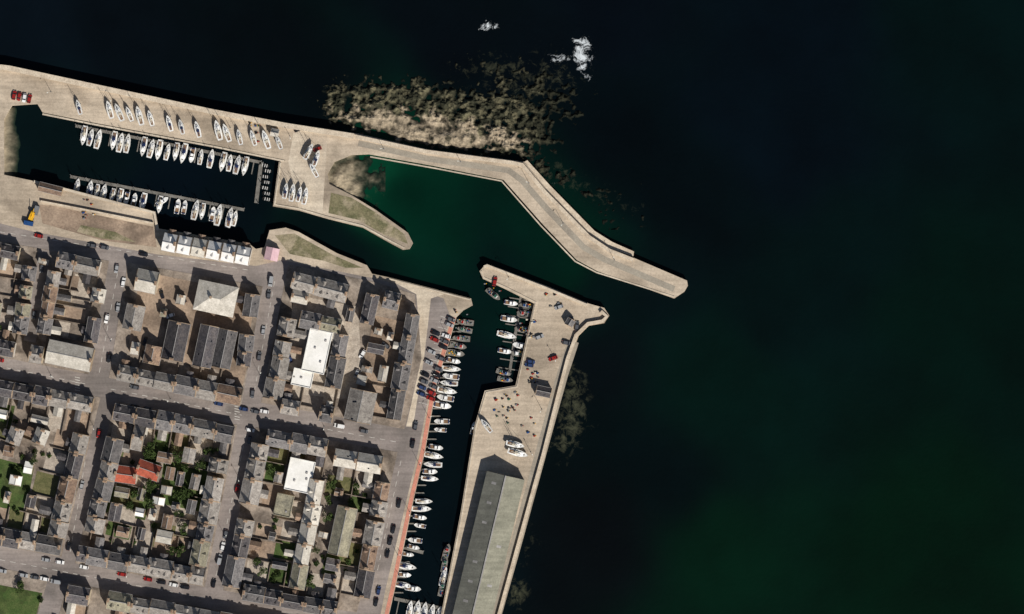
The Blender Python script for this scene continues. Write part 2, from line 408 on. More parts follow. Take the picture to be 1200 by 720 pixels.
# ---------------------------------------------------------------- yards, lawns, walls
levels=[]
def patch(name,pts,mat):
    x0=min(p[0] for p in pts);x1=max(p[0] for p in pts);y0=min(p[1] for p in pts);y1=max(p[1] for p in pts)
    used={l for a,b,c,d,l in levels if not(a>x1 or b<x0 or c>y1 or d<y0)}
    l=0
    while l in used: l+=1
    if l>14: return
    levels.append((x0,x1,y0,y1,l))
    poly(name,pts,BZ+.012+.01*l,mat)
def rect(cx,cy,L,W,a):
    c,s=math.cos(a),math.sin(a)
    return [(cx+u*c-v*s,cy+u*s+v*c) for u,v in((-L/2,-W/2),(L/2,-W/2),(L/2,W/2),(-L/2,W/2))]
patch('town_yard_ground',[(165,318),(300,345),(285,440),(150,412)],yard)
patch('town_yard_ground',[(345,345),(420,360),(425,470),(330,460)],concrete)
patch('town_yard_ground',[(440,370),(476,378),(456,490),(412,480)],yard)
patch('town_lane_road',[(46,292),(60,295),(42,402),(28,399)],asphalt)
patch('garden_lawn',[(150,515),(190,522),(186,545),(142,535)],lawn)
patch('garden_lawn',[(192,540),(244,548),(236,600),(186,590)],lawn)
patch('garden_lawn',[(130,570),(178,576),(170,610),(124,600)],lawn)
patch('garden_lawn',[(180,612),(226,620),(220,648),(174,640)],scrub)
patch('garden_lawn',[(385,556),(424,562),(420,582),(380,578)],scrub)
patch('garden_lawn',[(384,645),(412,650),(404,678),(376,672)],lawn)
patch('garden_lawn',[(-10,535),(40,548),(30,606),(-20,596)],lawn)
patch('garden_lawn',[(-20,470),(18,476),(12,505),(-26,500)],lawn)
patch('garden_lawn',[(-240,640),(50,695),(20,800),(-260,740)],lawn)
wallb=MB()
def wallseg(p,q,w=.35,h=1.6):
    a=Vector(P(*p));b=Vector(P(*q));d=(b-a)
    if d.length<1: return
    d.normalize();n=Vector((-d.y,d.x))*w/2
    v=[tuple(a+n),tuple(a-n),tuple(b-n),tuple(b+n)]
    wallb.add([(x,y,BZ-.05) for x,y in v]+[(x,y,BZ+h) for x,y in v],[(0,1,5,4),(1,2,6,5),(2,3,7,6),(3,0,4,7),(4,5,6,7)],gwall)
allb=list(blocks.values())+extra
def inb(x,y): return any(inside(x,y,b) for b in allb)
for (cx,cy,l,d,ux,uy,nx,ny) in plots:
    gl=U(22,42)
    x0,y0=cx+nx*d/2+ux*l/2,cy+ny*d/2+uy*l/2
    x1,y1=x0+nx*gl,y0+ny*gl
    if inb(x1,y1) and not (150<cx<500 and cy<430) : wallseg((x0,y0),(x1,y1),h=U(1.3,1.9))
    mx,my=cx+nx*(d/2+gl/2),cy+ny*(d/2+gl/2)
    if inb(mx,my) and ((R()<.75 and cy>460) or (cx<120 and R()<.4)):
        t=R(); mt=lawn if t<.22 else scrub if t<.4 else concrete if t<.8 else yard
        patch('garden_lawn' if mt in(lawn,scrub) else 'paved_yard_ground',rect(mx,my,l*.88,gl*.8,math.atan2(uy,ux)),mt)
wallb.obj('garden_wall')
def fill(b,n,big=False):
    xs=[p[0] for p in b];ys=[p[1] for p in b];k=0
    for _ in range(n*12):
        x,y=U(min(xs),max(xs)),U(min(ys),max(ys))
        if not inside(x,y,b): continue
        L=U(7,22);W=U(6,13);a=random.choice((UA,VA))+U(-2,2)
        if free(x,y,L+2,W+2,math.radians(a)) :
            B('garden_shed' if L<13 else 'outbuilding',x,y,L,W,a,U(2.2,3.4) if L<16 else U(3,4.6),U(.7,1.6),random.choice(roofs+[roofwhite]*1+[rs[4]]*2),random.choice(walls),chimneys=0)
            k+=1
            if k>=n: break
def trim(b,f=.8):
    c=cen(b); return [(c[0]+(x-c[0])*f,c[1]+(y-c[1])*f) for x,y in b]
for k,n in (('A',30),('B',9),('C',9),('D',42),('E',28),('F',32),('G',30),('H',6)): fill(trim(blocks[k]),n)
for q in extra: fill(trim(q,.75),6)
# ---------------------------------------------------------------- trees
def tree_mesh(seed,h,r):
    rr=random.Random(seed); b=MB()
    b.cyl((0,0,-.2),(0,0,h*.5),.22,.12,bark,7)
    for i in range(6):
        a=i*1.05+rr.random(); b.cyl((0,0,h*(.25+.04*i)),(math.cos(a)*r*.7,math.sin(a)*r*.7,h*(.55+.05*i)),.09,.03,bark,5)
    cl=[]
    for i in range(15):
        a=rr.random()*6.28;q=r*math.sqrt(rr.random())*.85; z=h*(.45+.5*rr.random()*(1-q/r*.6)); cl.append((math.cos(a)*q,math.sin(a)*q,z,r*(.2+.22*rr.random())))
    for c in cl:
        mt=leafA if rr.random()<.55 else leafB
        for j in range(40):
            d=Vector((rr.gauss(0,1),rr.gauss(0,1),rr.gauss(0,1))).normalized()*c[3]*(.6+.5*rr.random())
            p=Vector(c[:3])+d; t=Vector((rr.gauss(0,1),rr.gauss(0,1),rr.gauss(0,1))).normalized(); n=d.normalized()*.6+t*.5
            u=n.orthogonal().normalized(); v=n.cross(u).normalized(); s=.16+.2*rr.random()
            b.add([tuple(p-u*s),tuple(p-v*s*.7),tuple(p+u*s),tuple(p+v*s*.7)],[(0,1,2,3)],mt)
    return b.mesh('garden_tree')
tm=[tree_mesh(i,h,r) for i,(h,r) in enumerate(((5.5,2.6),(4.5,2.2),(6.5,3.0)))]
bm_=[tree_mesh(20+i,1.8,1.3) for i in range(2)]
def trees(pl,n,bush=0):
    xs=[p[0] for p in pl];ys=[p[1] for p in pl];k=0
    for _ in range(n*20):
        x,y=U(min(xs),max(xs)),U(min(ys),max(ys))
        if inside(x,y,pl) and free(x,y,5,5,0):
            bu=R()<bush
            inst(random.choice(bm_ if bu else tm),'garden_bush' if bu else 'garden_tree',(*P(x,y),BZ),U(0,6),U(.7,1.15)); k+=1
            if k>=n: break
trees([(140,510),(246,528),(232,610),(124,590)],34,.3)
trees([(372,560),(430,565),(405,690),(360,685)],12,.4)
trees(trim(blocks['D'],.75),34,.5); trees(trim(blocks['E'],.8),20,.6); trees(trim(blocks['F'],.8),14,.7)
trees(trim(blocks['A'],.8),12,.8); trees(blocks['H'],16,.3)
# ---------------------------------------------------------------- cars
def car_mesh(paint,van=False):
    b=MB(); L=2.15; W=.88
    prof=[(-L,.35),(-L-.03,.62),(-L+.12,.86),(-L+.9,.92),(L-1.15,.92),(L-.2,.74),(L+.02,.55),(L,.3)]
    n=len(prof); v=[]
    for sg,w in((-1,W),(1,W)):
        for i,(x,z) in enumerate(prof):
            ww=w*(.9 if i in(0,1,2,n-1,n-2,n-3) else 1); v.append((x,sg*ww,z))
    f=[(i,i+1,n+i+1,n+i) for i in range(n-1)]+[tuple(range(n))[::-1],tuple(range(n,2*n)),(0,n,2*n-1,n-1)]
    b.add(v,f,paint)
    zt=1.95 if van else 1.42
    x0,x1=(-L+.05,L-.95) if van else (-L+.3,L-1.05)
    b.taper(x0,x1,-W+.06,W-.06,.9,zt,.12 if van else .45,.5 if van else .62,.13,paint if van else glass)
    if not van:
        b.box(x0+.42,x1-.6,-W+.17,W-.17,zt-.02,zt+.04,paint)
        for x in(x0+.9,x1-1.4):
            for s in(-1,1): b.box(x,x+.08,s*(W-.12)-.04,s*(W-.12)+.04,.9,zt-.05,paint)
    else: b.taper(x1-.55,x1+.04,-W+.1,W-.1,1.2,zt-.15,.0,.45,.1,glass)
    for x in(-1.35,1.35):
        for s in(-1,1): b.cyl((x,s*(W-.16),.32),(x,s*(W+.02),.32),.32,.32,rubber,12)
    for s in(-.6,.6): b.box(L-.06,L+.04,s-.16,s+.16,.52,.66,lampm); b.box(-L-.05,-L+.05,s-.16,s+.16,.6,.76,bred)
    return b.mesh('parked_car')
cm=[car_mesh(c) for c in cars]; vm_=[car_mesh(cars[0],True),car_mesh(cars[2],True)]
def car(x,y,adeg,z=GZ+.02,van=None,c=None):
    van=R()<.06 if van is None else van
    me=random.choice(vm_) if van else random.choice(cm+[cm[0],cm[2],cm[5],cm[1],cm[5]])
    if c is not None: me=cm[c];van=False
    inst(me,'parked_van' if van else 'parked_car',(*P(x,y),z),math.radians(adeg)+(math.pi if R()<.5 else 0)+U(-.04,.04),1.15 if van else U(.94,1.02))
def carline(p0,p1,step,p,rel=0,z=GZ+.02,van=None):
    dx,dy=p1[0]-p0[0],p1[1]-p0[1];T=math.hypot(dx,dy);a=math.degrees(math.atan2(-dy,dx))
    t=0
    while t<T:
        if R()<p: car(p0[0]+dx*t/T+U(-.5,.5),p0[1]+dy*t/T+U(-.5,.5),a+rel,z,van)
        t+=step*U(.95,1.15)
carline((-100,402),(300,482),14,.22); carline((-100,425),(300,505),14,.22); carline((310,482),(460,512),14,.4)
carline((0,645),(250,694),14,.4); carline((-10,667),(75,683),12,.7)
carline((137,315),(112,440),14,.25); carline((147,318),(124,440),14,.2); carline((106,525),(78,650),14,.5); carline((122,480),(92,640),14,.3)
carline((318,330),(296,465),14,.3); carline((292,515),(250,685),14,.35);carline((0,268),(300,322),15,.25)
carline((52,300),(36,395),13,.4)
carline((528,374),(501,480),6.6,.85,rel=82,van=False); carline((514,376),(491,470),6.8,.5,rel=82,van=False)
carline((484,520),(440,710),14,.35); carline((493,470),(470,580),14,.3)
for x,y in((430,432),(452,405),(448,440),(425,415),(418,438),(344,395),(340,420),(170,400),(190,345),(215,350),(200,370)): car(x,y,U(0,180),BZ+.17)
for x,y in((668,376),(676,382),(622,424),(655,360),(664,402),(620,428),(648,420),(632,395),(580,330),(350,152),(372,175)): car(x,y,random.choice((UA,VA,20,60)),GZ+.01)
for i,(x,y) in enumerate(((17,112),(23,113.5),(29,115),(35,116))): car(x,y,VA,GZ+.01,c=(3,3,0,3)[i])
# ---------------------------------------------------------------- boats
def hull(b,L,Bm,hm,dm,zk=-.5,fb=1.0,blunt=False):
    st=[(0,.74),(.15,.9),(.42,1),(.65,.9),(.82,.62),(.93,.3),(1,.03)]
    if blunt: st=[(0,.88),(.2,.97),(.5,1),(.72,.95),(.86,.72),(.95,.4),(1,.08)]
    n=len(st); v=[]
    for t,w in st:
        x=-L/2+L*t; h=Bm/2*w; z=fb*(1+.18*t*t)
        v+=[(x,-h,z),(x-.1*t,-h*.84,.05),(x-.3*t,0,zk*(1-.8*t**3)),(x-.1*t,h*.84,.05),(x,h,z)]
    f=[]
    for i in range(n-1):
        for j in range(4): f.append((i*5+j,i*5+j+1,(i+1)*5+j+1,(i+1)*5+j))
    f.append((0,4,3,2,1))
    b.add(v,f,hm)
    v=[];f=[]
    for t,w in st:
        z=fb*(1+.18*t*t)-.06; v+=[(-L/2+L*t,-Bm/2*w*.985,z),(-L/2+L*t,Bm/2*w*.985,z)]
    for i in range(n-1): f.append((2*i,2*i+1,2*i+3,2*i+2))
    b.add(v,f,dm)
def yacht(L,hm,cover,cradle=False):
    b=MB(); Bm=L*.33
    hull(b,L,Bm,hm,deckm)
    b.taper(-L*.12,L*.26,-Bm*.28,Bm*.28,1.0,1.5,.25,.9,.12,gel)
    for s in(-1,1): b.box(-L*.06,L*.14,s*Bm*.262-.02,s*Bm*.262+.02,1.15,1.36,glass)
    b.box(-L*.10,-L*.04,-.3,.3,1.5,1.53,glass); b.box(L*.27,L*.32,-.28,.28,1.03,1.1,glass)
    b.box(-L*.42,-L*.13,-Bm*.22,Bm*.22,.96,1.0,teak)
    for s in(-1,1): b.box(-L*.43,-L*.13,s*Bm*.26-.1,s*Bm*.26+.1,.95,1.25,gel)
    b.cyl((-L*.34,0,1),(-L*.34,0,1.7),.05,.05,steel,6); b.taper(-L*.16,-L*.02,-Bm*.25,Bm*.25,1.5,2.05,.1,.35,.08,cover)
    b.cyl((L*.08,0,1),(L*.08,0,L*1.22),.11,.07,alu,8)
    b.cyl((L*.06,0,2.2),(-L*.32,0,2.3),.22,.14,cover,8)
    b.cyl((L*.49,0,1.2),(L*.09,0,L*1.15),.05,.035,canv,5); b.cyl((-L*.49,0,1),(L*.08,0,L*1.21),.02,.02,steel,4)
    for s in(-1,1):
        b.cyl((L*.05,s*Bm*.47,1),(L*.08,s*.8,L*.7),.02,.02,steel,4); b.cyl((L*.08,0,L*.7),(L*.08,s*.8,L*.7),.03,.03,alu,5)
    if cradle:
        b.taper(-L*.14,L*.12,-.18,.18,-1.5,-.3,.3,.5,-.0,antif)
        for x in(-L*.2,L*.18):
            b.box(x-.08,x+.08,-1.3,1.3,-1.6,-1.48,steel)
            for s in(-1,1): b.cyl((x,s*1.2,-1.55),(x,s*.8,.1),.06,.06,steel,5)
        b.box(-L*.2,L*.18,-.1,.1,-1.62,-1.5,steel)
    return b.mesh('sailing_yacht')
def motor(L,hm,fish=False):
    b=MB(); Bm=L*.36; hull(b,L,Bm,hm,deckm if not fish else wood,blunt=True,fb=.9)
    if fish:
        b.taper(L*.08,L*.28,-Bm*.26,Bm*.26,.9,2.7,.05,.25,.06,gel); b.box(L*.1,L*.235,-Bm*.22,Bm*.22,2.7,2.8,hm)
        b.box(L*.07,L*.26,-Bm*.265,Bm*.265,1.9,2.3,glass)
        b.cyl((L*.12,0,2.7),(L*.12,0,4.8),.06,.04,steel,6); b.cyl((-L*.4,0,.9),(-L*.4,0,2.8),.08,.06,steel,6)
        for i in range(7): x=U(-L*.38,0);y=U(-Bm*.3,Bm*.3); b.box(x-.35,x+.35,y-.25,y+.25,.88,1.2+R()*.3,random.choice([bblue,bred,yellow,navy,bgreen,steel]))
        b.cyl((-L*.1,-Bm*.3,1.2),(-L*.1,Bm*.3,1.2),.25,.25,steel,8)
    else:
        b.taper(-L*.1,L*.3,-Bm*.36,Bm*.36,.9,1.6,.1,1.1,.15,gel)
        b.taper(-L*.1,L*.14,-Bm*.32,Bm*.32,1.6,2.2,.1,.6,.12,glass); b.box(-L*.09,L*.07,-Bm*.26,Bm*.26,2.19,2.27,gel)
        b.box(-L*.42,-L*.12,-Bm*.33,Bm*.33,.86,.9,teak); b.box(-L*.46,-L*.4,-Bm*.33,Bm*.33,.85,1.25,navy)
        b.box(-L*.54,-L*.48,-.25,.25,.1,1.2,rubber)
    return b.mesh('fishing_boat' if fish else 'motor_boat')
ym=[yacht(8.8,gel,navy),yacht(9.8,gel,canv),yacht(7.8,gel,canv),yacht(8.8,navy,canv),yacht(9.4,gel,navy),yacht(9,gel,canv)]
yc=[yacht(8.2,gel,canv,True),yacht(9.2,gel,canv,True),yacht(7.6,gel,navy,True),yacht(7.4,bblue,canv,True)]
mm=[motor(6.8,gel),motor(7.8,gel),motor(6,gel)]
fm=[motor(8,bred,True),motor(7,bblue,True),motor(8.5,gel,True),motor(7.5,bgreen,True)]
def din():
    b=MB(); hull(b,4.2,1.7,steel,rubber,fb=.5,zk=-.2,blunt=True)
    for x in(-1,.1,1): b.box(x-.15,x+.15,-.7,.7,.46,.55,deckm)
    b.box(-2.3,-2.0,-.2,.2,.1,.9,rubber); return b.mesh('dinghy')
dm_=din()
def boat(kind,x,y,adeg,z=0,flip=False):
    me=random.choice({'y':ym+mm[:1],'c':yc,'m':mm,'f':fm,'d':[dm_],'x':ym+mm+mm}[kind])
    inst(me,me.name.split('.')[0],(*P(x,y),z),math.radians(adeg+(180 if flip else 0))+U(-.05,.05),U(.93,1.08))
V2=VA
for x,y in((98,159),(106,161),(115,163),(133,165),(141,167),(149,168),(168,172),(177,174),(186,176),(196,178),(206,178),(215,180),(225,182),(235,184),(247,186),(261,190),(269,191),(278,193),(287,195)): boat('y',x,y,V2,flip=R()<.5)
for x,y in((90,219),(105,223),(113,225),(121,227),(131,230),(140,232),(148,233),(157,235),(167,238),(187,240),(208,242),(216,243),(229,246),(237,248),(249,251),(256,252),(269,255),(275,256)): boat('y',x,y,V2,flip=R()<.5)
for x,y in((93,126),(129,129),(140,132),(152,134),(164,136),(177,139),(199,145),(213,149),(232,152),(256,153),(266,156),(281,161),(297,162),(312,164),(327,167)): boat('c',x,y,108+U(-5,5),GZ+1.62)
for x,y in((335,224),(343,226),(351,228),(358,230)): boat('c',x,y,V2,GZ+1.62)
for x,y,a in((362,178,60),(368,200,120),(371,186,70),(570,499,130),(604,521,-10),(607,531,-14)): boat('c',x,y,a,GZ+1.62)
for i in range(7): boat('d',311+U(-3,3),194+i*6.6,UA+U(-6,6))
ql=[(535,372),(512,450),(498,530),(486,580),(463,690),(456,720)]
def qx(y):
    for (a,b),(c,d) in zip(ql,ql[1:]):
        if b<=y<=d: return a+(c-a)*(y-b)/(d-b)
    return 456
y=376
while y<642:
    if R()<.93:
        k='f' if y<418 else 'x'
        boat(k,qx(y)+12+U(-1.5,1.5),y+2,-8+U(-4,4),flip=R()<.4)
    y+=U(7.6,10.5)
for x,y in((478,650),(476,664),(474,674),(472,686),(484,690)): boat('x',x,y,-8)
for i in range(5): boat('y',480+i*8.5,715+i*1.5,V2)
for x,y,k,a in((523,648,'f',75),(521,662,'f',78),(520,676,'x',76),(518,690,'f',75),(555,502,'m',78),(590,437,'f',-15),(592,445,'f',-10),(578,345,'f',-40)): boat(k,x,y,a)
for i in (1,3,5,7): boat('x',600-i*1.2,346+i*9.4,-10+U(-3,3))
for i in (1,2,4,6,7): boat(random.choice('mf'),619-i*1.4,349+i*9.4,170)
boat('m',190,236,30)
def pontoon(name,p0,p1,w,fingers=0,side=1,fl=18):
    b=MB(); a=Vector(P(*p0));c=Vector(P(*p1));L=(c-a).length;ang=math.atan2(c.y-a.y,c.x-a.x)
    b.box(0,L,-w/2,w/2,-.3,.5,wood)
    n=int(L/7)
    for i in range(n+1): b.cyl((i*L/max(n,1),w/2+.1,-2),(i*L/max(n,1),w/2+.1,2.6),.18,.18,steel,7)
    for i in range(fingers):
        x=(i+.5)*L/fingers
        for s in ((side,) if side else (1,-1)):
            y0,y1=sorted((s*w/2,s*(w/2+fl*S))); b.box(x-.25,x+.25,y0,y1,-.2,.44,wood)
    b.obj(name,(a.x,a.y,0),ang)
pontoon('floating_pontoon',(88,147.5),(306,190.5),1.4,13,-1,14)
pontoon('floating_pontoon',(82,207),(286,246),1.4,13,-1,14)
pontoon('floating_pontoon',(306,190),(300,238),1.8,0)
pontoon('floating_pontoon',(611,346),(597,438),1.3,9,0,12)
pontoon('floating_pontoon',(466,640),(496,648),1.6,0)
pontoon('floating_pontoon',(462,702),(520,714),1.6,5,-1)
ribbon('harbour_walkway',[(x-3,y) for x,y in ql],4.5,GZ+.06,pink,GZ-.02)
wf=MB()
for y in range(380,700,9):
    x,yy=P(qx(y),y); wf.box(x,x+4.2,yy-.3,yy+.3,.1,.5,wood,bot=True); wf.cyl((x+4.3,yy,-2),(x+4.3,yy,2),.14,.14,steel,6)
wf.obj('mooring_finger')
# ---------------------------------------------------------------- harbour structures
def par(name,pts,w,h,m=stonewall,z=GZ): return ribbon(name,pts,w,z+h,m,z-.5)
par('sea_wall',[(-900,23),(-200,59),(0,79),(12,80.5),(100,99.5),(250,131.5),(335,147.5),(415,160)],6,2.2)
par('sea_wall',[(415,160),(499,178),(599,191),(612,193.5),(638,225),(690,278),(714,294),(742,305)],4.5,1.5)
poly('breakwater_spur_wall',[(614,190),(618,188),(645,218),(697,271),(718,284),(743,295),(742,301),(716,291),(692,275),(640,222)],GZ-.8,stonewall,-3)
par('sea_wall',[(704,365),(711,371),(706,376.5),(689,379.5),(675,393),(665,421),(652,471),(637,531),(612,621),(585,719),(537,899)],4,1.6)
par('sea_wall',[(567,313),(571,311.5),(640,338),(688,358)],3,1.0)
ribbon('pier_road',[(672,400),(659,440),(645,490),(630,545),(604,640),(580,725),(560,790)],13,GZ+.02,qgrey)
ribbon('breakwater_path',[(420,168),(500,186),(596,200),(612,212),(640,244),(684,290),(708,304),(790,339)],7,GZ+.02,qgrey)
poly('slipway_ground',[(345,150),(384,158),(378,250),(350,244),(338,190)],GZ+.015,quay2)
poly('pier_apron',[(452,326),(520,345),(505,350),(497,420),(484,500),(476,500),(494,420),(488,345)],GZ+.03,quay2)
ribbon('quay_kerb',[(50,134),(110,146),(250,172),(333,189)],2,GZ+.3,quay2,GZ-.3)
ribbon('quay_kerb',[(329,191),(322,240),(350,245),(385,255),(425,265),(456,282),(474,291)],2,GZ+.3,quay2,GZ-.3)
ribbon('quay_kerb',[(40,213),(76,222),(181,249.5),(185,270)],3,GZ+1.1,quay2,GZ-.3)
ribbon('quay_kerb',[(564,318),(567,325.5),(593,337),(628,354.5),(606,453.5),(570,460),(558,500),(542,600),(519,720)],1.6,GZ+.3,quay2,GZ-.3)
ribbon('quay_kerb',[(456,327),(551,351.5)],1.6,GZ+.3,quay2,GZ-.3)
ribbon('quay_kerb',[(434,184),(510,197.5),(588,212.5),(634,265),(674,306.5),(699,319.5),(790,348)],1.6,GZ+.25,quay2,GZ-.3)
ribbon('quay_retaining_wall',[(48,236),(100,246),(180,262)],2,GZ+1.4,stonewall,GZ-.3)
poly('old_dock_ground',[(46,240),(60,241),(180,266),(184,290),(120,282),(50,262)],GZ+.012,yard)
poly('rubble_bank',[(95,264),(135,272),(160,284),(120,280),(90,272)],GZ+.03,weed)
poly('rubble_bank',[(322,276),(345,274),(392,300),(425,314),(405,314),(380,306),(340,298)],GZ+.03,weed)
poly('rubble_bank',[(388,226),(412,232),(440,249),(474,275),(478,286),(450,275),(420,258),(385,250)],GZ+.03,weed)
def shed(name,cx,cy,L,W,ad,e,r,m1,m2,z=GZ):
    b=MB(); hx=L*S/2;hy=W*S/2
    b.gable(-hx,hx,-hy,hy,-.2,e,e+r,walls[2],m1,.3)
    k=r/hy
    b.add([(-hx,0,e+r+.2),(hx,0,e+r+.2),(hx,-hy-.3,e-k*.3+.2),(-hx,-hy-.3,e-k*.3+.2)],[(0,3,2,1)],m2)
    b.box(-hx,hx,-.3,.3,e+r+.12,e+r+.4,leadm)
    n=int(L*S/9)
    for i in range(n):
        X=-hx+(i+.5)*L*S/n
        for s in(-1,1):
            b.box(X-1.6,X+1.6,min(s*hy,s*hy+s*.05),max(s*hy,s*hy+s*.05),0,3.4,door,bot=True)
            pts=[(X+dx,s*hy*(1-t),e+r*t+.23) for dx,t in((-.6,.35),(.6,.35),(.6,.6),(-.6,.6))]
            if R()<.5: b.add(pts,[(0,1,2,3)],leadm)
    o=b.obj(name,(*P(cx,cy),z),math.radians(ad)); mark(cx,cy,L,W,math.radians(ad)); return o
shed('harbour_warehouse',568,660,212,44,76.5,5.5,4.2,roofwh,roofwh2)
B('harbour_office',637,459,18,10,UA,3.5,1.5,rs[0],walls[0],chimneys=0,zb=GZ)
B('net_store',668,378,9,8,60,3.2,1.2,rs[1],walls[0],chimneys=0,zb=GZ)
for i in range(6):
    t=i/5; B('harbourside_apartment',200+t*86,285+t*15,16.5,19,UA,6,2.6,roof=roofapt if i!=2 else rs[4],wall=walls[1],chimneys=0,dormers=1,zb=GZ,ext=(1,2.6,3.2,0))
B('harbour_store',60,222,28,9,-14,3.5,1.4,rs[3],walls[0],chimneys=0,zb=GZ)
B('beach_kiosk',322,156,10,7,UA,3,1.2,rs[4],walls[1],chimneys=0,zb=GZ)
b=MB(); b.gable(-3,3,-3,3,0,2.6,4.2,pinkt,pinkt,.2); b.obj('marquee_tent',(*P(319,298),GZ),math.radians(VA))
b=MB(); b.box(-2.2,2.2,-1.1,1.1,.6,1.6,yellow); b.taper(.4,2.1,-1,1,1.6,2.8,.1,.4,.1,yellow); b.box(.5,1.9,-1.02,1.02,1.9,2.5,glass)
for x in(-1.4,1.4):
    for s in(-1,1): b.cyl((x,s*.8,.6),(x,s*1.25,.6),.6,.6,rubber,12)
b.cyl((-1,0,1.6),(3.5,0,5),.18,.12,yellow,6); b.obj('yellow_loader',(*P(38,253),GZ),1.2)
for i,(x,y) in enumerate(((34,262),(43,247))):
    b=MB(); mt=[bblue,steel][i]; b.box(-2.2,2.2,-1,1,.1,2.3,mt)
    for j in range(9): b.box(-2.1+j*.48,-1.9+j*.48,-1.06,1.06,.2,2.2,mt)
    b.box(2.2,2.26,-.9,.9,.2,2.1,steel); b.obj('storage_container',(*P(x,y),GZ),[-.2,1.3][i])
for cx,cy,n in((600,470,10),(618,385,12),(540,372,8),(650,350,8),(625,440,12),(590,490,5),(575,335,6),(300,155,6),(100,245,8),(620,500,5),(585,475,5)):
    b=MB()
    for i in range(n):
        x,y=U(-4,4),U(-5,5); m=random.choice([bblue,rubber,steel,rubber,steel,bred,wood,canv,bgreen]); s=U(.25,.6); b.box(x-s,x+s,y-s*.7,y+s*.7,0,U(.4,1.1),m)
        b.cyl((x+s+.3,y,0),(x+s+.3,y,.4),.25,.2,random.choice([bred,yellow,rubber]),8)
    b.obj('fishing_creel_stack',(*P(cx,cy),GZ),.2)
lb=MB(); lb.cyl((0,0,0),(0,0,7),.1,.06,steel,8); lb.cyl((0,0,7),(1.1,0,7.3),.05,.05,steel,6); lb.box(.9,1.6,-.14,.14,7.22,7.36,lampm,bot=True); lb.box(-.2,.2,-.2,.2,0,.3,steel)
lm=lb.mesh('street_lamp')
for x,y in((60,108),(130,122),(200,137),(270,150),(340,160),(450,175),(540,190),(620,215),(660,262),(720,305),(525,395),(512,440),(503,490),(492,545),(480,600),(466,650),(650,420),(635,480),(622,530),(596,325),(330,400),(305,440),(130,400),(110,500),(280,560),(265,630),(60,440),(200,468),(380,500),(150,672)): inst(lm,'street_lamp',(*P(x,y),GZ+.02),U(0,6))
mk=MB()
def dash(p0,p1,step=5,l=2.5,w=.18):
    a=Vector(P(*p0));c=Vector(P(*p1));T=(c-a).length;d=(c-a)/T;n=Vector((-d.y,d.x))*w/2;t=0
    while t<T-l:
        q=a+d*t;e=a+d*(t+l)
        mk.add([(*(q+n),GZ+.032),(*(q-n),GZ+.032),(*(e-n),GZ+.032),(*(e+n),GZ+.032)],[(0,1,2,3)],line); t+=step
dash((-200,389),(105,451));dash((130,456),(285,487));dash((310,490),(470,519));dash((0,656),(250,703));dash((138,320),(116,440));dash((110,480),(82,650));dash((322,330),(297,465));dash((288,510),(250,690));dash((0,272),(300,318))
dash((522,372),(495,478),2.6,.18,4.6); dash((470,540),(440,680))
for c in((110,452),(297,486)):
    for i in range(6): dash((c[0]-22,c[1]-10+i*3),(c[0]-12,c[1]-8+i*3),9,2.4,.3)
mk.obj('road_markings')
# ---------------------------------------------------------------- reef & beaches
def fbm(x,y,s,o=5): return noise.fractal(Vector((x*s,y*s,3.1)),1.0,2.1,o)
def attrcol(me,name,cols):
    at=me.color_attributes.new(name,'FLOAT_COLOR','POINT'); at.data.foreach_set('color',np.array(cols,dtype=np.float32).ravel())
def hfield(name,x0,x1,y0,y1,step,hf,cf,mat):
    nx=int((x1-x0)/step)+1;ny=int((y1-y0)/step)+1;v=[];c=[]
    for j in range(ny):
        for i in range(nx):
            x=x0+i*step;y=y0+j*step;h=hf(x,y);w=P(x,y);v.append((w[0],w[1],h));c.append((*cf(x,y,h),1))
    f=[]
    for j in range(ny-1):
        for i in range(nx-1):
            a=j*nx+i
            if max(v[a][2],v[a+1][2],v[a+nx][2],v[a+nx+1][2])>-.4: f.append((a,a+nx,a+nx+1,a+1))
    me=bpy.data.meshes.new(name);me.from_pydata(v,[],f);attrcol(me,'col',c);me.materials.append(mat);me.update();return inst(me,name,(0,0,0))
def cmat(name,amp=.5,s=.8):
    m=bpy.data.materials.new(name);m.use_nodes=True;N=m.node_tree.nodes;L=m.node_tree.links;b=N['Principled BSDF']
    b.inputs['Roughness'].default_value=.95;b.inputs['Specular IOR Level'].default_value=.1
    a=N.new('ShaderNodeVertexColor');a.layer_name='col';g=N.new('ShaderNodeNewGeometry')
    n=N.new('ShaderNodeTexNoise');n.inputs['Scale'].default_value=s;n.inputs['Detail'].default_value=5;n.inputs['Roughness'].default_value=.7
    L.new(g.outputs['Position'],n.inputs['Vector'])
    r=N.new('ShaderNodeMapRange');r.inputs['From Min'].default_value=.3;r.inputs['From Max'].default_value=.7;r.inputs['To Min'].default_value=1-amp;r.inputs['To Max'].default_value=1+amp*.8
    L.new(n.outputs['Fac'],r.inputs['Value']);v=N.new('ShaderNodeVectorMath');v.operation='SCALE';L.new(a.outputs['Color'],v.inputs[0]);L.new(r.outputs['Result'],v.inputs['Scale']);L.new(v.outputs[0],b.inputs['Base Color'])
    return m
rockm=cmat('reef_rock',.6,.5); sandm=cmat('beach_sand',.3,.5)
def ell(x,y,cx,cy,rx,ry,adeg=12):
    a=math.radians(adeg);dx,dy=x-cx,y-cy;u=dx*math.cos(a)+dy*math.sin(a);v=-dx*math.sin(a)+dy*math.cos(a);return 1-math.sqrt((u/rx)**2+(v/ry)**2)
def lc(c): return np.array(lin(c)[:3])
cd,ct,cg,cv=lc((44,46,36)),lc((162,148,126)),lc((96,92,72)),lc((8,14,12))
def sm(t,a,b): t=min(1,max(0,(t-a)/(b-a)));return t*t*(3-2*t)
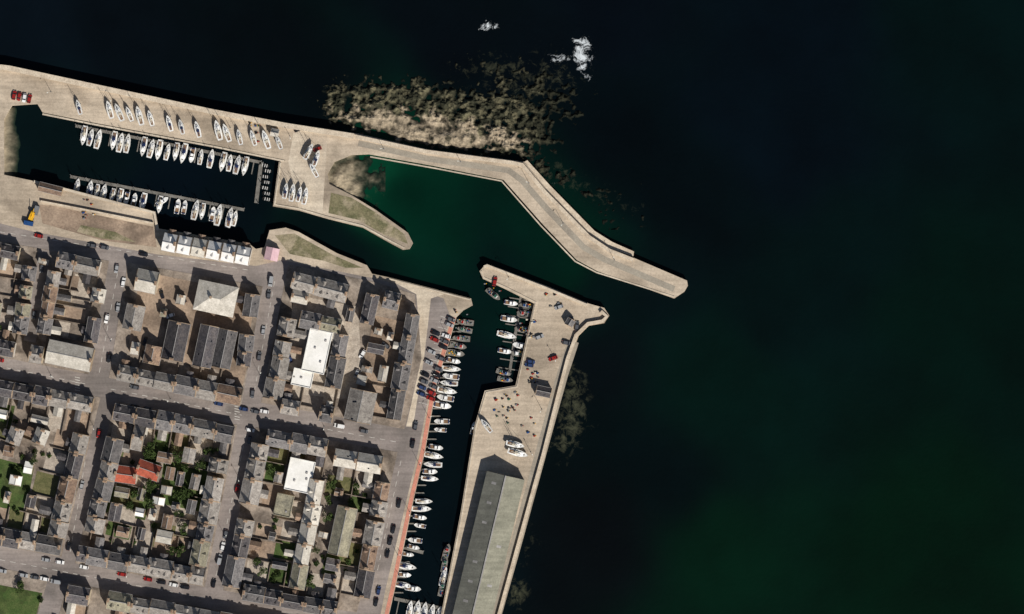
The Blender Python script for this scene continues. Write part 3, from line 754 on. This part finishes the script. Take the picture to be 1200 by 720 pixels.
def rh(x,y):
    m=max(ell(x,y,508,136,138,42,9),ell(x,y,595,144,68,40,20),ell(x,y,428,122,56,26,-8))
    m2=max(ell(x,y,640,112,54,28,30)*.6,ell(x,y,562,76,24,8)*.18,ell(x,y,690,228,60,12,35)*.14,ell(x,y,645,203,38,12,30)*.4,ell(x,y,610,92,44,16)*.35)
    n=fbm(x,y,.05,6);n2=fbm(x+50,y,.16,5)
    rg=abs(fbm(x+200,y+80,.07,4))
    inn=sm(ell(x,y,495,154,110,24,9),0,.5)
    h=max(min(m,.32)*5.5,m2*3-.2)
    return h+n*1.3+(n2*1.5-rg*1.6+.35)*(1-.65*inn)-.7
def rc(x,y,h):
    t=max(ell(x,y,495,154,112,26,9),ell(x,y,590,162,34,14,15))
    n=fbm(x+9,y+4,.09,5)
    k=sm(t+n*.4,-.02,.4)
    c=cg*(1-k)+ct*k
    d=sm(fbm(x+70,y,.1,6)-.5*k+.12,-.1,.25); c=c*(1-d*.85)+cd*d*.85
    if x>600: q=sm(x,600,650)*.9; c=c*(1-q)+cd*.75*q
    w=sm(h,-.2,1.3); return cv*(1-w)+c*w
hfield('rocky_reef',340,770,45,270,1.1,rh,rc,rockm)
cs,cw=lc((168,154,130)),lc((12,32,24))
def bh(x,y): return 2.9-(x+6)/34*3.6+fbm(x,y,.08,4)*.5-abs(y-172)/45*.2
hfield('harbour_beach',-4,42,126,214,1.2,lambda x,y:min(2.95,bh(x,y)),lambda x,y,h:cw+(cs-cw)*sm(h,-.1,2.4),sandm)
def bh2(x,y):
    d=math.hypot((x-376)/62,(y-214)/44); return 3.3-d*3.1+fbm(x,y,.05,6)*1.5
hfield('harbour_beach',376,452,176,252,1.2,lambda x,y:min(2.95,bh2(x,y)),lambda x,y,h:cw+(cs-cw)*sm(h,.05,2.5),sandm)
# ---------------------------------------------------------------- sea
an=[(50,40,(8,18,26)),(300,60,(4,11,15)),(-200,20,(6,16,22)),(700,40,(4,12,20)),(500,40,(4,11,17)),(150,20,(6,14,20)),(900,150,(3,14,22)),(1150,50,(2,20,20)),(1150,400,(1,23,17)),(850,450,(2,26,21)),(850,650,(2,32,19)),(1100,650,(1,27,14)),(700,450,(5,13,17)),(680,640,(5,10,13)),(740,560,(2,14,16)),(500,225,(0,38,26)),(456,212,(6,74,50)),(620,290,(1,34,26)),(560,310,(2,28,25)),(650,300,(0,38,26)),(400,290,(3,18,19)),(200,205,(4,15,23)),(60,170,(6,22,24)),(300,230,(4,16,22)),(550,450,(4,16,22)),(510,650,(4,18,24)),(780,250,(2,12,16)),(760,340,(3,16,19)),(700,340,(3,22,22)),(1400,360,(1,22,16)),(900,1000,(2,28,18)),(950,320,(2,20,20)),(950,30,(3,14,22)),(360,130,(4,12,16)),(600,60,(4,12,18)),(740,180,(2,11,16))]
AX=np.array([a[0] for a in an],float);AY=np.array([a[1] for a in an],float);AC=np.array([lin(a[2],.66)[:3] for a in an])
xs=np.concatenate([-np.geomspace(12000,60,14)-0,np.arange(-40,1241,5),1240+np.geomspace(60,12000,14)])
ys=np.concatenate([-np.geomspace(12000,60,14),np.arange(-40,761,5),760+np.geomspace(60,12000,14)])
nx,ny=len(xs),len(ys)
XX,YY=np.meshgrid(xs,ys);X=XX.ravel();Y=YY.ravel()
wx=X+22*np.sin(Y*.02+X*.007)+9*np.sin(Y*.05+2);wy=Y+18*np.sin(X*.018+1)+8*np.sin(X*.06-Y*.03)
d2=((wx[:,None]-AX)**2+(wy[:,None]-AY)**2+700)**2.0
w=1/d2;w/=w.sum(1,keepdims=True);C=w@AC
def G(x,y,rx,ry,s): return s*np.exp(-((X-x)/rx)**2-((Y-y)/ry)**2)
sh=G(672,470,22,50,.85)+G(655,520,22,25,.5)+G(620,640,14,30,.45)+G(606,695,18,22,.8)+G(700,232,36,20,.4)+G(650,205,35,20,.55)+G(610,100,60,34,.5)+G(560,75,50,16,.4)+G(400,120,36,26,.5)+G(670,80,40,25,.4)+G(436,212,20,28,.6)+G(745,245,20,10,.25)
fo=G(684,54,15,15,1.0)+G(684,76,10,14,.9)+G(572,31,13,8,1.1)+G(655,68,18,7,.9)+G(500,3,8,3,.5)+G(645,215,14,4,.3)+G(603,690,10,6,.45)+G(690,92,5,4,.8)
verts=[(*P(x,y),0.0) for x,y in zip(X,Y)]
fc=[(j*nx+i,(j+1)*nx+i,(j+1)*nx+i+1,j*nx+i+1) for j in range(ny-1) for i in range(nx-1)]
me=bpy.data.meshes.new('sea_water');me.from_pydata(verts,[],fc)
attrcol(me,'col',np.hstack([C,np.ones((len(C),1))]))
attrcol(me,'msk',np.stack([np.clip(sh,0,1),np.clip(fo,0,1),sh*0,sh*0+1],1))
m=bpy.data.materials.new('sea_water');m.use_nodes=True;N=m.node_tree.nodes;L=m.node_tree.links;b=N['Principled BSDF']
b.inputs['Roughness'].default_value=.3;b.inputs['IOR'].default_value=1.33;b.inputs['Specular IOR Level'].default_value=.2
a=N.new('ShaderNodeVertexColor');a.layer_name='col';k=N.new('ShaderNodeVertexColor');k.layer_name='msk';sp=N.new('ShaderNodeSeparateColor');L.new(k.outputs['Color'],sp.inputs[0])
g=N.new('ShaderNodeNewGeometry')
def nz(s,d=6,r=.65,dist=0):
    n=N.new('ShaderNodeTexNoise');n.inputs['Scale'].default_value=s;n.inputs['Detail'].default_value=d;n.inputs['Roughness'].default_value=r;n.inputs['Distortion'].default_value=dist;L.new(g.outputs['Position'],n.inputs['Vector']);return n.outputs['Fac']
def mth(op,x,y,cl=False):
    q=N.new('ShaderNodeMath');q.operation=op;q.use_clamp=cl
    for i,z in enumerate((x,y)):
        if isinstance(z,(int,float)): q.inputs[i].default_value=z
        else: L.new(z,q.inputs[i])
    return q.outputs[0]
def mixc(f,A,Bc):
    q=N.new('ShaderNodeMix');q.data_type='RGBA';L.new(f,q.inputs['Factor'])
    for nme,z in(('A',A),('B',Bc)):
        if isinstance(z,list): q.inputs[nme].default_value=z
        else: L.new(z,q.inputs[nme])
    return q.outputs['Result']
n1=nz(.22,6,.72,.5); f1=mth('MULTIPLY',mth('SUBTRACT',mth('ADD',n1,mth('MULTIPLY',sp.outputs[0],.3)),.66),5,True); f1=mth('MULTIPLY',f1,sp.outputs[0],True)
c=mixc(f1,a.outputs['Color'],lin((80,82,64)))
n2=nz(.25,6,.75,.8); f2=mth('MULTIPLY',mth('SUBTRACT',mth('ADD',n2,mth('MULTIPLY',sp.outputs[1],.34)),.75),7,True)
f2=mth('MULTIPLY',f2,mth('MULTIPLY',sp.outputs[1],4,True))
c=mixc(f2,c,lin((215,222,225)))
r=N.new('ShaderNodeMapRange');r.inputs['From Min'].default_value=.3;r.inputs['From Max'].default_value=.7;r.inputs['To Min'].default_value=.7;r.inputs['To Max'].default_value=1.25;L.new(nz(.02,6,.6),r.inputs['Value'])
vs=N.new('ShaderNodeVectorMath');vs.operation='SCALE';L.new(c,vs.inputs[0]);L.new(r.outputs[0],vs.inputs['Scale']);L.new(vs.outputs[0],b.inputs['Base Color'])
bp=N.new('ShaderNodeBump');bp.inputs['Strength'].default_value=.2;bp.inputs['Distance'].default_value=.3;L.new(nz(.5,2),bp.inputs['Height']);L.new(bp.outputs[0],b.inputs['Normal'])
me.materials.append(m);inst(me,'sea_water',(0,0,0))
# ---------------------------------------------------------------- light & camera
AZ,EL=math.radians(152),math.radians(42)
w=bpy.data.worlds.new('World');scene.world=w;w.use_nodes=True;nt=w.node_tree
s=nt.nodes.new('ShaderNodeTexSky');s.sky_type='NISHITA';s.sun_disc=False;s.sun_elevation=EL;s.sun_rotation=AZ
bg=nt.nodes['Background'];bg.inputs['Strength'].default_value=.05;nt.links.new(s.outputs[0],bg.inputs[0])
sd=Vector((math.sin(AZ)*math.cos(EL),math.cos(AZ)*math.cos(EL),math.sin(EL)))
l=bpy.data.lights.new('sun','SUN');l.energy=4.9;l.angle=math.radians(.5);l.color=(1,.95,.885)
o=bpy.data.objects.new('sun',l);o.rotation_euler=sd.to_track_quat('Z','Y').to_euler();o.location=(0,0,300);col.objects.link(o)
cd_=bpy.data.cameras.new('camera');H=2500;cd_.lens=36*H/480;cd_.clip_end=20000;cd_.clip_start=10
o=bpy.data.objects.new('camera',cd_);o.location=(0,0,H+2);col.objects.link(o);scene.camera=o
scene.view_settings.view_transform='Standard';scene.view_settings.look='None';scene.view_settings.exposure=0
print('objects',len(bpy.data.objects))
